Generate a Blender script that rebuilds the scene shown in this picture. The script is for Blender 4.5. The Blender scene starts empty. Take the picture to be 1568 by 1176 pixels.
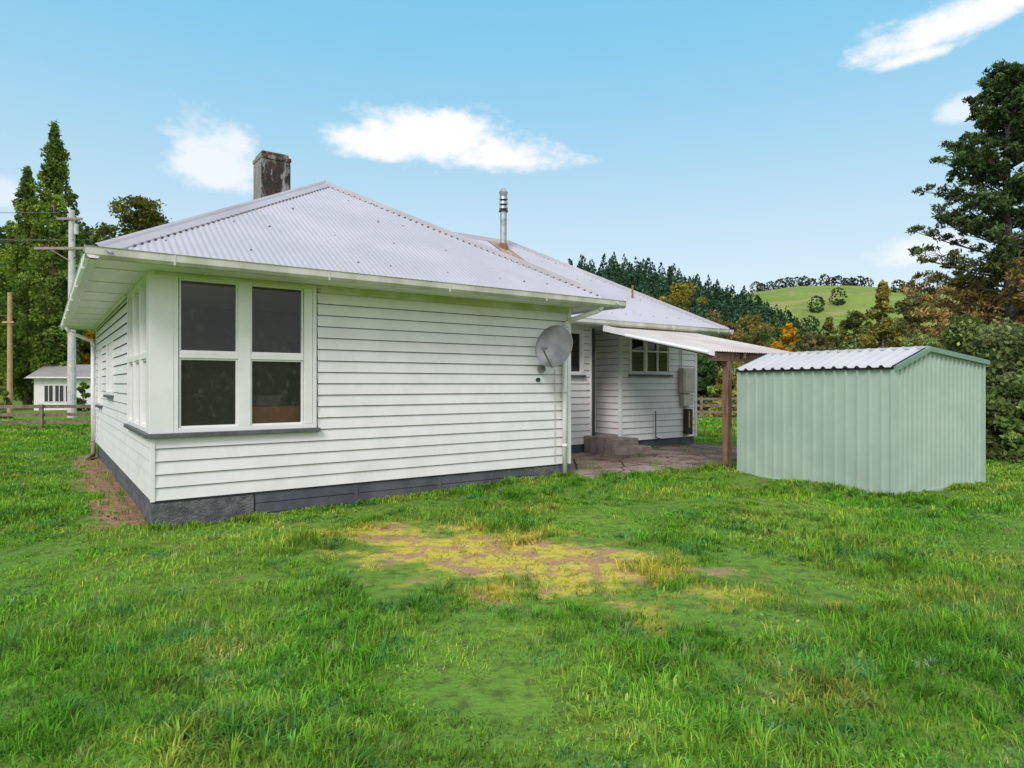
import bpy, math, random
import numpy as np
from mathutils import Vector
random.seed(7); rng=np.random.default_rng(7)
S=bpy.context.scene
COL=S.collection
CH=1.65; F=1003.0
def PX(px,D): return (px-784)/F*D
def PZ(py,D): return CH+(588-py)/F*D
ANG=math.atan2(.583,.8125); UX,UY=math.cos(ANG),math.sin(ANG)
C0=(-4.105,7.5)
def loc2w(a,b): return (C0[0]+a*UX-b*UY, C0[1]+a*UY+b*UX)
# ---------------------------------------------------------------- node helpers
def newmat(name):
    m=bpy.data.materials.new(name); m.use_nodes=True
    nt=m.node_tree
    for n in list(nt.nodes): nt.nodes.remove(n)
    return m,nt
def nd(nt,t,**k):
    n=nt.nodes.new(t)
    for a,b in k.items(): setattr(n,a,b)
    return n
def setin(nt,sock,v):
    if v is None: return
    if isinstance(v,bpy.types.NodeSocket): nt.links.new(v,sock)
    else:
        if hasattr(sock.default_value,'__len__') and not hasattr(v,'__len__'): v=[v]*len(sock.default_value)
        if hasattr(v,'__len__') and len(sock.default_value)==4 and len(v)==3: v=(*v,1)
        sock.default_value=v
def M(nt,op,a,b=None,c=None,clamp=False):
    n=nd(nt,'ShaderNodeMath',operation=op); n.use_clamp=clamp
    setin(nt,n.inputs[0],a); setin(nt,n.inputs[1],b); 
    if c is not None: setin(nt,n.inputs[2],c)
    return n.outputs[0]
def mix(nt,f,a,b,bt='MIX'):
    n=nd(nt,'ShaderNodeMix',data_type='RGBA',blend_type=bt)
    setin(nt,n.inputs[0],f); setin(nt,n.inputs[6],a); setin(nt,n.inputs[7],b)
    return n.outputs[2]
def noise(nt,vec,scale,detail=4,rough=.55,dist=0):
    n=nd(nt,'ShaderNodeTexNoise'); setin(nt,n.inputs['Vector'],vec)
    n.inputs['Scale'].default_value=scale; n.inputs['Detail'].default_value=detail
    n.inputs['Roughness'].default_value=rough; n.inputs['Distortion'].default_value=dist
    return n.outputs['Fac']
def ramp(nt,f,lo,hi):
    n=nd(nt,'ShaderNodeMapRange',interpolation_type='SMOOTHSTEP'); setin(nt,n.inputs[0],f)
    n.inputs[1].default_value=lo; n.inputs[2].default_value=hi
    return n.outputs[0]
def wpos(nt): return nd(nt,'ShaderNodeNewGeometry').outputs['Position']
def objc(nt): return nd(nt,'ShaderNodeTexCoord').outputs['Object']
def mapping(nt,vec,loc=(0,0,0),rot=(0,0,0),scale=(1,1,1)):
    n=nd(nt,'ShaderNodeMapping'); setin(nt,n.inputs[0],vec)
    n.inputs[1].default_value=loc; n.inputs[2].default_value=rot; n.inputs[3].default_value=scale
    return n.outputs[0]
def bsdf(nt,col,rough=.6,metal=0,bump=None,bstr=.3,bdist=.01,spec=.5):
    p=nd(nt,'ShaderNodeBsdfPrincipled'); o=nd(nt,'ShaderNodeOutputMaterial')
    setin(nt,p.inputs['Base Color'],col); setin(nt,p.inputs['Roughness'],rough); setin(nt,p.inputs['Metallic'],metal)
    p.inputs['Specular IOR Level'].default_value=spec
    if bump is not None:
        b=nd(nt,'ShaderNodeBump'); b.inputs['Strength'].default_value=bstr; b.inputs['Distance'].default_value=bdist
        setin(nt,b.inputs['Height'],bump); nt.links.new(b.outputs[0],p.inputs['Normal'])
    nt.links.new(p.outputs[0],o.inputs[0]); return p,o
def simple(name,c1,c2=None,scale=5,rough=.6,metal=0,bs=.3,bd=.005,lo=.35,hi=.65,det=5,stretch=(1,1,1),spec=.5,dirt=None,dscale=1.3,dlo=.5,dhi=.8):
    m,nt=newmat(name); v=mapping(nt,objc(nt),scale=stretch)
    n=noise(nt,v,scale,det)
    c=mix(nt,ramp(nt,n,lo,hi),c1,c2 if c2 else c1)
    if dirt:
        d=noise(nt,v,dscale,6,.65); c=mix(nt,ramp(nt,d,dlo,dhi),c,dirt)
    bsdf(nt,c,rough,metal,noise(nt,v,scale*6,4),bs,bd,spec); return m
# ---------------------------------------------------------------- mesh batch
class B:
    def __init__(s): s.v=[]; s.f=[]; s.m=[]
    def poly(s,pts,mi=0):
        k=len(s.v); s.v+= [tuple(p) for p in pts]; s.f.append(tuple(range(k,k+len(pts)))); s.m.append(mi)
    def obox(s,o,u,n,s0,s1,d0,d1,z0,z1,mi=0):
        k=len(s.v)
        for z in (z0,z1):
            for a,d in ((s0,d0),(s1,d0),(s1,d1),(s0,d1)):
                s.v.append((o[0]+u[0]*a+n[0]*d,o[1]+u[1]*a+n[1]*d,z))
        for q in ((0,1,2,3),(4,7,6,5),(0,4,5,1),(1,5,6,2),(2,6,7,3),(3,7,4,0)):
            s.f.append(tuple(k+i for i in q)); s.m.append(mi)
    def box(s,x0,x1,y0,y1,z0,z1,mi=0): s.obox((0,0),(1,0),(0,1),x0,x1,y0,y1,z0,z1,mi)
    def cyl(s,p0,p1,r0,r1=None,seg=10,mi=0,cap=True):
        if r1 is None: r1=r0
        p0=Vector(p0);p1=Vector(p1); d=(p1-p0).normalized()
        t=Vector((0,0,1)) if abs(d.z)<.9 else Vector((1,0,0))
        x=d.cross(t).normalized(); y=d.cross(x); k=len(s.v)
        for p,r in ((p0,r0),(p1,r1)):
            for i in range(seg):
                a=2*math.pi*i/seg; q=p+x*(r*math.cos(a))+y*(r*math.sin(a)); s.v.append(tuple(q))
        for i in range(seg):
            j=(i+1)%seg; s.f.append((k+i,k+j,k+seg+j,k+seg+i)); s.m.append(mi)
        if cap:
            s.f.append(tuple(k+i for i in range(seg-1,-1,-1))); s.m.append(mi)
            s.f.append(tuple(k+seg+i for i in range(seg))); s.m.append(mi)
    def tube(s,pts,r,seg=8,mi=0):
        for i in range(len(pts)-1): s.cyl(pts[i],pts[i+1],r if not hasattr(r,'__len__') else r[i], r if not hasattr(r,'__len__') else r[i+1],seg,mi)
    def build(s,name,mats,parent=None,bevel=0,smooth=False,loc=None):
        me=bpy.data.meshes.new(name); me.from_pydata(s.v,[],s.f)
        for m in (mats if isinstance(mats,(list,tuple)) else [mats]): me.materials.append(m)
        me.polygons.foreach_set('material_index',s.m)
        if smooth: me.polygons.foreach_set('use_smooth',[True]*len(s.f))
        me.update()
        ob=bpy.data.objects.new(name,me); COL.objects.link(ob)
        if parent: ob.parent=parent
        if loc: ob.location=loc
        if bevel:
            b=ob.modifiers.new('bev','BEVEL'); b.width=bevel; b.segments=2; b.limit_method='ANGLE'
        return ob
def empty(name,loc=(0,0,0),rz=0):
    e=bpy.data.objects.new(name,None); COL.objects.link(e); e.location=loc; e.rotation_euler=(0,0,rz); return e
def fast(name,V,Fc,mat,col=None,parent=None,link=True,smooth=False):
    V=np.asarray(V,dtype=np.float32); Fc=np.asarray(Fc,dtype=np.int32)
    me=bpy.data.meshes.new(name); n=len(V); m,k=Fc.shape
    me.vertices.add(n); me.vertices.foreach_set('co',V.ravel())
    me.loops.add(m*k); me.loops.foreach_set('vertex_index',Fc.ravel())
    me.polygons.add(m); me.polygons.foreach_set('loop_start',np.arange(0,m*k,k,dtype=np.int32)); me.polygons.foreach_set('loop_total',np.full(m,k,dtype=np.int32))
    if smooth: me.polygons.foreach_set('use_smooth',np.ones(m,dtype=bool))
    if col is not None:
        at=me.color_attributes.new('Col','FLOAT_COLOR','POINT')
        c=np.ones((n,4),dtype=np.float32); c[:,:3]=col; at.data.foreach_set('color',c.ravel())
    me.materials.append(mat); me.update(calc_edges=True)
    ob=bpy.data.objects.new(name,me)
    if link: COL.objects.link(ob)
    if parent: ob.parent=parent
    return ob
def vnoise(x,y,fr,seed):
    r=np.random.default_rng(seed).random((64,64)); x=np.asarray(x)*fr+1000; y=np.asarray(y)*fr+1000
    xi=np.floor(x).astype(int); yi=np.floor(y).astype(int); fx=x-xi; fy=y-yi; fx=fx*fx*(3-2*fx); fy=fy*fy*(3-2*fy)
    g_=lambda i,j:r[(xi+i)%64,(yi+j)%64]
    return (g_(0,0)*(1-fx)+g_(1,0)*fx)*(1-fy)+(g_(0,1)*(1-fx)+g_(1,1)*fx)*fy-.5
# ---------------------------------------------------------------- terrain
def ss(x,a,b):
    t=np.clip((x-a)/(b-a),0,1); return t*t*(3-2*t)
def azp(px): return math.atan((px-784)/F)
TA=[(-3.14,.10)]+[(azp(p),t) for p,t in ((-800,.12),(-100,.17),(60,.185),(170,.18),(350,.12),(700,.10),(860,.135),(940,.143),(1000,.136),(1060,.121),(1130,.103),(1190,.075),(1240,.04),(1300,.0),(1700,0))]+[(3.14,.1)]
TB=[(-3.14,.08),(-.5,.10)]+[(azp(p),t) for p,t in ((1050,.120),(1120,.135),(1160,.143),(1220,.151),(1300,.153),(1400,.149),(1500,.145),(1700,.13))]+[(3.14,.08)]
def g(x,y):
    x=np.asarray(x,dtype=float); y=np.asarray(y,dtype=float)
    R=np.hypot(x,y); az=np.arctan2(x,y); ca=np.maximum(np.cos(az),.5)
    ta=np.interp(az,[p[0] for p in TA],[p[1] for p in TA]); tb=np.interp(az,[p[0] for p in TB],[p[1] for p in TB])
    A=ta*150*ca*np.where(R<150,ss(R,55,150),1-ss(R,150,215))
    Bh=tb*260*ca*np.where(R<260,ss(R,110,260),1-.6*ss(R,260,600))
    z=np.maximum(A,Bh)
    far=ss(R,60,160)
    z=z+far*(.9*np.sin(x*.05+1)*np.cos(y*.043)+.6*np.sin(x*.11+y*.09))
    a=(x-C0[0])*UX+(y-C0[1])*UY; b=-(x-C0[0])*UY+(y-C0[1])*UX
    z=z+.1*ss(a,2.5,6.3)*ss(b,-2.5,-.3)*(1-ss(b,8,12))*(1-ss(a,14,20))
    near=1-ss(R,40,80)
    z=z+near*(.02*np.sin(x*1.3+.5)*np.cos(y*1.1)+.012*np.sin(x*2.7+y*1.9))
    return z
def gz(x,y): return float(g(x,y))
PCX,PCY,PRX,PRY=-.12,6.3,2.1,.95
def patch_nodes(nt):
    P=wpos(nt)
    v=nd(nt,'ShaderNodeVectorMath',operation='SUBTRACT'); setin(nt,v.inputs[0],P); v.inputs[1].default_value=(PCX,PCY,0)
    r=mapping(nt,v.outputs[0],rot=(0,0,math.radians(30.7)))
    r=mapping(nt,r,scale=(1/PRX,1/PRY,0))
    l=nd(nt,'ShaderNodeVectorMath',operation='LENGTH'); setin(nt,l.inputs[0],r)
    n=noise(nt,P,1.7,5,.65)
    f=M(nt,'ADD',l.outputs['Value'],M(nt,'MULTIPLY',M(nt,'SUBTRACT',n,.5),3.2))
    pm=M(nt,'SUBTRACT',1.0,ramp(nt,f,.5,1.25))
    q=mapping(nt,P,loc=(-C0[0],-C0[1],0)); q=mapping(nt,q,rot=(0,0,-ANG))
    s=nd(nt,'ShaderNodeSeparateXYZ'); setin(nt,s.inputs[0],q)
    aa=M(nt,'ADD',s.outputs[0],M(nt,'MULTIPLY',M(nt,'SUBTRACT',noise(nt,P,3,4),.5),.9))
    st=M(nt,'MULTIPLY',M(nt,'MULTIPLY',ramp(nt,aa,-.65,-.35),M(nt,'LESS_THAN',s.outputs[0],.2)),M(nt,'MULTIPLY',M(nt,'GREATER_THAN',s.outputs[1],.2),M(nt,'LESS_THAN',s.outputs[1],9.6)))
    return P,pm,st
PA=math.radians(30.7)
def patch_py(x,y):
    dx=x-PCX; dy=y-PCY
    u=dx*math.cos(PA)-dy*math.sin(PA); v=dx*math.sin(PA)+dy*math.cos(PA)
    return np.hypot(u/PRX,v/PRY)
mg,nt=newmat('lawn_ground')
P,pm,stp=patch_nodes(nt)
c=mix(nt,ramp(nt,noise(nt,P,.35,4),.35,.65),(.12,.24,.035),(.18,.30,.045))
c=mix(nt,ramp(nt,noise(nt,P,9,4),.4,.75),c,(.08,.13,.025))
c=mix(nt,ramp(nt,noise(nt,P,1.3,6,.7),.58,.68),c,(.22,.20,.07))
soil=mix(nt,ramp(nt,noise(nt,P,3.2,6,.65),.46,.58),(.56,.47,.08),(.42,.25,.15))
soil=mix(nt,ramp(nt,noise(nt,P,11,5,.6),.5,.68),soil,(.26,.25,.07))
c=mix(nt,pm,c,soil)
c=mix(nt,stp,c,mix(nt,ramp(nt,noise(nt,P,8,5),.4,.6),(.42,.23,.15),(.25,.16,.10)))
ln=nd(nt,'ShaderNodeVectorMath',operation='LENGTH'); setin(nt,ln.inputs[0],P)
farc=mix(nt,ramp(nt,noise(nt,P,.03,5,.6),.35,.65),(.22,.31,.06),(.16,.24,.05))
farc=mix(nt,ramp(nt,noise(nt,mapping(nt,P,scale=(1,1,5)),.10,5,.65),.47,.62),farc,(.28,.28,.11))
farc=mix(nt,ramp(nt,noise(nt,mapping(nt,P,scale=(1,1,3)),.25,5,.65),.6,.7),farc,(.10,.15,.05))
c=mix(nt,ramp(nt,ln.outputs['Value'],40,90),c,farc)
bsdf(nt,c,.9,0,noise(nt,P,30,3),.6,.03,.1)
n=420; t=np.linspace(-1,1,n); wx=np.sign(t)*np.abs(t)**3*1600; wx=wx+t*25
X,Y=np.meshgrid(wx,wx+8); Z=g(X,Y)
V=np.stack([X.ravel(),Y.ravel(),Z.ravel()],1)
i=np.arange(n-1)[:,None]*n+np.arange(n-1)[None,:]; i=i.ravel()
fast('ground',V,np.stack([i,i+1,i+n+1,i+n],1),mg,smooth=True)
# ---------------------------------------------------------------- materials
white=simple('white_paint',(.85,.83,.85),(.79,.775,.785),2.5,.45,bs=.12,bd=.003,dirt=(.64,.62,.59),dlo=.58,dhi=.85)
trim=simple('white_trim',(.86,.84,.86),(.81,.795,.81),4,.4,bs=.08)
gut=simple('gutter_paint',(.66,.65,.60),(.44,.45,.36),3,.5,stretch=(1,1,.3),lo=.3,hi=.7)
header=simple('mossy_header',(.50,.52,.25),(.66,.66,.50),3,.6)
groove=simple('board_shadow_gap',(.09,.09,.09),(.15,.15,.15),6,.8)  # dark colour paints the shadow line into the board laps
slate=simple('foundation_paint',(.075,.08,.10),(.12,.125,.145),3,.6,bs=.4,bd=.006,dirt=(.25,.24,.23),dlo=.62,dhi=.75,dscale=4)
rough=simple('roughcast_concrete',(.10,.105,.12),(.19,.19,.20),8,.9,bs=1,bd=.04)
sillm=simple('sill_paint',(.08,.08,.10),(.13,.13,.15),5,.5)
stepm=simple('step_concrete',(.36,.30,.27),(.22,.18,.16),4,.9,bs=.5)
wood=simple('old_timber',(.18,.085,.055),(.29,.18,.13),6,.8,stretch=(4,4,.5),bs=.6)
fencew=simple('fence_timber',(.16,.11,.08),(.25,.20,.15),5,.85,stretch=(1,1,1))
inter=simple('interior_wall',(.30,.28,.26),(.24,.22,.21),2,.9)
card=simple('cardboard',(.75,.34,.15),(.62,.27,.12),5,.8)
steel=simple('galvanised_flue',(.50,.51,.53),(.32,.31,.31),5,.45,metal=.6)
rust=simple('rust',(.28,.15,.09),(.18,.10,.06),8,.9)
black=simple('black_plastic',(.03,.03,.03),None,5,.5)
# rough worn concrete with dirt and cracks
conc,nt=newmat('weathered_concrete'); v=objc(nt)
c=mix(nt,ramp(nt,noise(nt,v,1.1,6,.65),.38,.62),(.40,.31,.27),(.24,.17,.135))
c=mix(nt,ramp(nt,noise(nt,v,3.5,7,.7),.50,.62),c,(.13,.085,.06))
c=mix(nt,ramp(nt,noise(nt,v,7,6,.7),.60,.68),c,(.50,.44,.38))
c=mix(nt,ramp(nt,noise(nt,v,.8,5,.7),.58,.66),c,(.12,.17,.05))
vo=nd(nt,'ShaderNodeTexVoronoi',feature='DISTANCE_TO_EDGE'); setin(nt,vo.inputs['Vector'],v); vo.inputs['Scale'].default_value=.9
c=mix(nt,M(nt,'LESS_THAN',vo.outputs['Distance'],.012),c,(.06,.045,.035))
bsdf(nt,c,.95,0,noise(nt,v,9,6,.7),1,.05,.2)
def roofmat(name,c1,c2,dirtc,am=.4):
    m,nt=newmat(name); v=objc(nt)
    c=mix(nt,ramp(nt,noise(nt,v,.8,5),.3,.7),c1,c2)
    c=mix(nt,M(nt,'MULTIPLY',ramp(nt,noise(nt,v,3.5,6,.7),.58,.78),am),c,dirtc)
    bsdf(nt,c,.55,.0,noise(nt,v,25,3),.1,.004,.4); return m
roofm=roofmat('zincalume_roof',(.52,.50,.56),(.45,.44,.49),(.36,.32,.31),.5)
capm=roofmat('ridge_cap',(.48,.46,.51),(.38,.36,.39),(.20,.13,.11))
lean=roofmat('leanto_iron',(.62,.57,.55),(.50,.43,.40),(.33,.22,.15),.6)
shedroof=roofmat('shed_roof_iron',(.58,.58,.60),(.49,.50,.52),(.4,.38,.34))
m,nt=newmat('window_glass')
gl=nd(nt,'ShaderNodeBsdfGlossy'); gl.inputs['Roughness'].default_value=.03; gl.inputs['Color'].default_value=(.9,.9,.9,1)
tr=nd(nt,'ShaderNodeBsdfTransparent'); tr.inputs[0].default_value=(.85,.85,.83,1)
df=nd(nt,'ShaderNodeBsdfDiffuse'); v=objc(nt)
setin(nt,df.inputs[0],mix(nt,ramp(nt,noise(nt,v,9,6,.75),.50,.78),(.06,.06,.06),(.26,.26,.26)))
fr=nd(nt,'ShaderNodeFresnel'); fr.inputs[0].default_value=1.45
m1=nd(nt,'ShaderNodeMixShader'); m1.inputs[0].default_value=.32; nt.links.new(tr.outputs[0],m1.inputs[1]); nt.links.new(df.outputs[0],m1.inputs[2])
m2=nd(nt,'ShaderNodeMixShader'); nt.links.new(fr.outputs[0],m2.inputs[0]); nt.links.new(m1.outputs[0],m2.inputs[1]); nt.links.new(gl.outputs[0],m2.inputs[2])
o=nd(nt,'ShaderNodeOutputMaterial'); nt.links.new(m2.outputs[0],o.inputs[0]); glass=m
# ---------------------------------------------------------------- house
H=empty('weatherboard_house',(C0[0],C0[1],0),ANG)
ZF=.30; ZS=2.95; BP=.150
bd=B()
def boards(o,u,n,L,z0,z1,ops=()):
    nb=math.ceil((z1-z0)/BP)
    cuts=sorted({0,L,*[c for q in ops for c in (q[0],q[1]) if 0<c<L]})
    for s0,s1 in zip(cuts[:-1],cuts[1:]):
        mid=(s0+s1)/2; cov=[(q[2],q[3]) for q in ops if q[0]<mid<q[1]]
        for k in range(nb):
            za=z0+k*BP; zb=min(za+BP,z1); gp=.010
            def off(z):
                return .028-.022*(z-za)/BP
            segs=[(za,zb)]
            for (c0,c1) in cov:
                ns=[]
                for (p,q) in segs:
                    if c1<=p or c0>=q: ns.append((p,q))
                    else:
                        if c0>p: ns.append((p,c0))
                        if c1<q: ns.append((c1,q))
                segs=ns
            for (p,q) in segs:
                jit=random.uniform(-.0015,.0015)
                def pt(sx,d,z): return (o[0]+u[0]*sx+n[0]*d,o[1]+u[1]*sx+n[1]*d,z)
                if p==za:
                    pb=za+gp
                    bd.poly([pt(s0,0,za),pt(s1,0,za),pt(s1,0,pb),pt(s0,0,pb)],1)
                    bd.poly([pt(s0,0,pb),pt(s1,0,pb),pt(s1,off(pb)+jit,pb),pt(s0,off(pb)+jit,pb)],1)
                else: pb=p
                if q>pb: bd.poly([pt(s0,off(pb)+jit,pb),pt(s1,off(pb)+jit,pb),pt(s1,off(q),q),pt(s0,off(q),q)],0)
                bd.poly([pt(s0,0,q),pt(s1,0,q),pt(s1,off(q),q),pt(s0,off(q),q)],0)
wn=B(); gb=B()
def window(o,u,n,s0,s1,z0,z1,cols,tz=None,sill=True,fw=.05,top=.06):
    wn.obox(o,u,n,s0,s0+fw,-.06,.045,z0,z1); wn.obox(o,u,n,s1-fw,s1,-.06,.045,z0,z1)
    wn.obox(o,u,n,s0+fw,s1-fw,-.06,.043,z1-top,z1); wn.obox(o,u,n,s0+fw,s1-fw,-.06,.043,z0,z0+.055)
    for i,(c0,c1) in enumerate(cols):
        if i: wn.obox(o,u,n,cols[i-1][1],c0,-.06,.041,z0+.055,z1-top)
        rows=[(z0+.055,z1-top)]
        if tz: rows=[(z0+.055,tz-.035),(tz+.035,z1-top)]; wn.obox(o,u,n,c0,c1,-.05,.038,tz-.035,tz+.035)
        for (r0,r1) in rows:
            t=.022
            wn.obox(o,u,n,c0,c0+t,-.04,.022,r0,r1); wn.obox(o,u,n,c1-t,c1,-.04,.022,r0,r1)
            wn.obox(o,u,n,c0+t,c1-t,-.04,.021,r0,r0+t); wn.obox(o,u,n,c0+t,c1-t,-.04,.021,r1-t,r1)
            def pt(sx,z): return (o[0]+u[0]*sx-n[0]*.01,o[1]+u[1]*sx-n[1]*.01,z)
            gb.poly([pt(c0+t,r0+t),pt(c1-t,r0+t),pt(c1-t,r1-t),pt(c0+t,r1-t)])
    if sill:
        wn.obox(o,u,n,s0-.03,s1+.04,-.02,.085,z0-.05,z0,1)
E=(1,0);N_=(0,1);Wd=(-1,0);Sd=(0,-1)
boards((0,0),E,Sd,6.23,ZF,ZS,[(0,1.9,1.03,2.96)])
window((0,0),E,Sd,.20,1.88,1.08,2.945,[(.26,.91),(1.055,1.71)],1.99)
wn.obox((0,0),E,Sd,-.05,.20,-.10,.05,1.08,2.945)
wn.obox((0,0),E,Sd,-.07,.17,-.02,.09,1.03,1.08,1)
wn.obox((0,0),E,Sd,1.715,1.825,-.055,.046,1.135,2.885)
boards((0,0),N_,Wd,9.36,ZF,ZS,[(0,2.4,1.03,2.96),(4.9,6.2,1.45,2.45),(7.6,8.5,1.2,2.45)])
window((0,0),N_,Wd,.20,2.38,1.08,2.945,[(.26,.86),(.98,1.6),(1.72,2.32)],1.99)
wn.obox((0,0),N_,Wd,.10,.20,-.10,.049,1.08,2.945)
wn.obox((0,0),N_,Wd,-.07,.17,-.02,.088,1.031,1.079,1)
window((0,0),N_,Wd,4.9,6.2,1.45,2.45,[(4.95,5.5),(5.6,6.15)])
window((0,0),N_,Wd,7.6,8.5,1.2,2.45,[(7.65,8.45)])
boards((6.23,0),N_,E,2.49,ZF,ZS)
boards((6.23,2.49),E,Sd,2.80,ZF,ZS,[(1.5,2.55,1.85,2.85)])
window((6.23,2.49),E,Sd,1.5,2.55,1.85,2.85,[(1.56,2.0),(2.06,2.49)])
boards((9.96,2.49),E,Sd,2.70,ZF,ZS,[(.28,1.70,1.88,2.82)])
window((9.96,2.49),E,Sd,.28,1.70,1.88,2.82,[(.34,.80),(.88,1.64)])
wn.obox((9.96,2.49),E,Sd,1.235,1.275,-.03,.035,1.94,2.76)
wn.obox((9.96,2.49),E,Sd,.34,.80,-.03,.035,2.42,2.46); wn.obox((9.96,2.49),E,Sd,.88,1.64,-.03,.036,2.42,2.46)
boards((9.96,2.49),N_,Wd,.86,ZF,ZS)
boards((9.03,2.49),N_,E,.86,ZF,ZS)
boards((12.66,2.49),N_,E,6.87,ZF,ZS); boards((0,9.36),E,N_,12.66,ZF,ZS)
for (x,y,sx,sy) in ((6.23,0,1,-1),(9.03,2.49,1,-1),(9.96,2.49,-1,-1),(12.66,2.49,1,-1),(0,9.36,-1,1)):
    wn.box(min(x-.04*sx,x+.034*sx),max(x-.04*sx,x+.034*sx),min(y-.04*sy,y+.034*sy),max(y-.04*sy,y+.034*sy),ZF,ZS)
wn.box(-.036,.012,-.036,.012,ZF,1.03)
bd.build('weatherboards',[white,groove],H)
wn.build('window_joinery',[trim,sillm],H,bevel=.004)
gb.build('window_glass',glass,H)
d=B(); d.box(9.05,9.94,3.30,3.35,.45,2.45,0); d.box(9.03,9.96,3.35,3.40,ZF,ZS,1)
d.box(9.10,9.89,3.285,3.30,.52,1.3,2); d.box(9.10,9.89,3.285,3.30,1.42,2.38,2)
d.box(9.035,9.955,2.55,3.28,.2,.45,3)
d.cyl((9.06,2.44,.3),(9.06,2.44,2.9),.035,mi=4,seg=10)
d.build('back_door',[trim,inter,simple('door_panel',(.42,.40,.36),(.36,.34,.30),4,.5),stepm,black],H,bevel=.004)
fd=B(); t=.03
fd.box(t,6.23-t,t,.10,-.3,ZF,0); fd.box(t,.10,.10,9.36-t,-.3,ZF,0)
fd.box(6.13,6.23-t,.10,2.6,-.3,ZF,0); fd.box(6.23,9.03,2.49+t,2.6,-.3,ZF,0); fd.box(9.03,12.66-t,2.49+t,2.6,-.3,ZF-.001,0)
fd.box(12.56,12.66-t,2.6,9.36-t,-.3,ZF,0); fd.box(.1,12.56,9.26,9.36-t,-.3,ZF,0)
fd.box(-.015,1.10,-.015,.029,-.3,ZF-.025,1); fd.box(-.015,.029,.029,.9,-.3,ZF-.026,1)
for z0_,z1_ in ((.165,.285),(.035,.155),(-.1,.025)):
    fd.box(1.12,6.20,.004,.029,z0_,z1_,0); fd.box(.004,.028,.92,9.3,z0_,z1_,0)
for a in (2.4,3.7,4.95): fd.box(a,a+.07,-.008,.003,-.1,.28,0)
fd.box(5.5,6.24,-.012,.002,-.1,ZF-.02,1)
fd.build('foundation',[slate,rough],H,bevel=.004)
it=B(); it.box(.12,6.1,.12,9.2,.42,.47,1); it.box(.12,6.1,3.6,3.65,.47,2.94,0); it.box(5.9,5.95,.12,3.6,.47,2.94,0)
it.box(1.0,1.80,.16,.60,.47,1.12,3); it.box(1.12,1.74,.18,.55,1.121,1.36,2); it.box(1.2,1.5,.25,.45,1.365,1.50,0)
it.box(.3,.85,1.2,1.6,.47,1.5,3); it.box(2.6,3.6,3.50,3.59,.47,2.4,3)
it.box(7.0,12.5,5.0,5.05,.47,2.94,0); it.box(6.3,12.5,2.62,9.2,.42,.47,1)
it.build('interior_partitions',[inter,inter,card,simple('dark_furniture',(.06,.05,.04),None,4,.6)],H)
sf=B(); e=.6
sf.box(-e+.02,6.83-.02,-e+.02,0.3,ZS-.005,ZS+.02); sf.box(-e+.02,.3,.3,9.94,ZS-.005,ZS+.02); sf.box(.3,6.81,.3,2.5,ZS-.005,ZS+.02)
sf.box(.3,13.24,2.5,9.94,ZS-.005,ZS+.02); sf.box(6.81,13.24,1.92,2.5,ZS-.005,ZS+.02)
for k in range(9): sf.box(-e+.03,-.03,.1+k*1.15,.14+k*1.15,ZS-.014,ZS-.006)
for k in range(6): sf.box(.5+k*1.15,.54+k*1.15,-e+.03,-.03,ZS-.014,ZS-.006)
sf.box(-.075,.0-.04,2.45,9.3,ZS-.04,ZS-.006)
sf.build('soffit',trim,H)
hb=B(); hb.box(1.93,6.2,-.045,-.012,ZS-.10,ZS-.006); hb.box(.0,1.93,-.062,-.046,ZS-.045,ZS-.019)
hb.build('eave_mould',header,H)
PIT=.606; ZE=3.04
def corr(bt,p0,de,du,L,topf,amp=.0055,wl=.076,z0=ZE,pit=PIT,seg=6,mi=0,bot=0,prof=None):
    cs=1/math.sqrt(1+pit*pit); sn=pit*cs; ns=int(L/(wl/seg)); k=len(bt.v)
    for i in range(ns+1):
        s=L*i/ns; h=max(topf(s),0.0); a=amp*math.sin(2*math.pi*s/wl) if prof is None else prof(s)
        nx,ny,nz=-du[0]*sn,-du[1]*sn,cs
        for r in (bot,h):
            bt.v.append((p0[0]+de[0]*s+du[0]*r+nx*a,p0[1]+de[1]*s+du[1]*r+ny*a,z0+pit*r+nz*a))
    for i in range(ns):
        bt.f.append((k+2*i,k+2*i+2,k+2*i+3,k+2*i+1)); bt.m.append(mi)
rf=B()
corr(rf,(-e,-e),E,N_,7.43,lambda s:min(s,7.43-s,3.715),bot=-.03)
def lt(s):
    b=s-.6
    if b<5.6: return min(3.715,b+.6)
    return min(4.03,b-1.9,9.96-b)
corr(rf,(-e,-e),N_,E,10.56,lt,bot=-.03)
corr(rf,(6.83,-e),N_,Wd,6.2,lambda s:min(3.715,s),bot=-.03)
corr(rf,(3.115,1.9),E,N_,10.145,lambda s:min(4.03,3.715+s,10.145-s),bot=-.03)
corr(rf,(13.26,1.9),N_,Wd,8.06,lambda s:min(s,8.06-s),bot=-.03)
corr(rf,(-e,9.96),E,Sd,13.86,lambda s:min(s,13.86-s,4.03),bot=-.03)
rf.build('corrugated_roof',roofm,H,smooth=True)
cp=B()
def cap(p,q,drop):
    p=Vector(p);q=Vector(q); d=(q-p); L=d.length; h=Vector((d.x,d.y,0)).normalized(); x=Vector((-h.y,h.x,0))
    prof=[(-.17,-.17*drop+.002),(-.165,-.165*drop+.018),(-.055,-.055*drop+.020),(-.035,.022),(0,.042),(.035,.022),(.055,-.055*drop+.020),(.165,-.165*drop+.018),(.17,-.17*drop+.002)]
    k=len(cp.v)
    for c0 in (p,q):
        for (s,z) in prof: cp.v.append(tuple(c0+x*s+Vector((0,0,z))))
    m_=len(prof)
    for i in range(m_-1): cp.f.append((k+i,k+i+1,k+m_+i+1,k+m_+i)); cp.m.append(0)
zw=ZE+PIT*3.715; zb=ZE+PIT*4.03; hd=.4285
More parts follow.
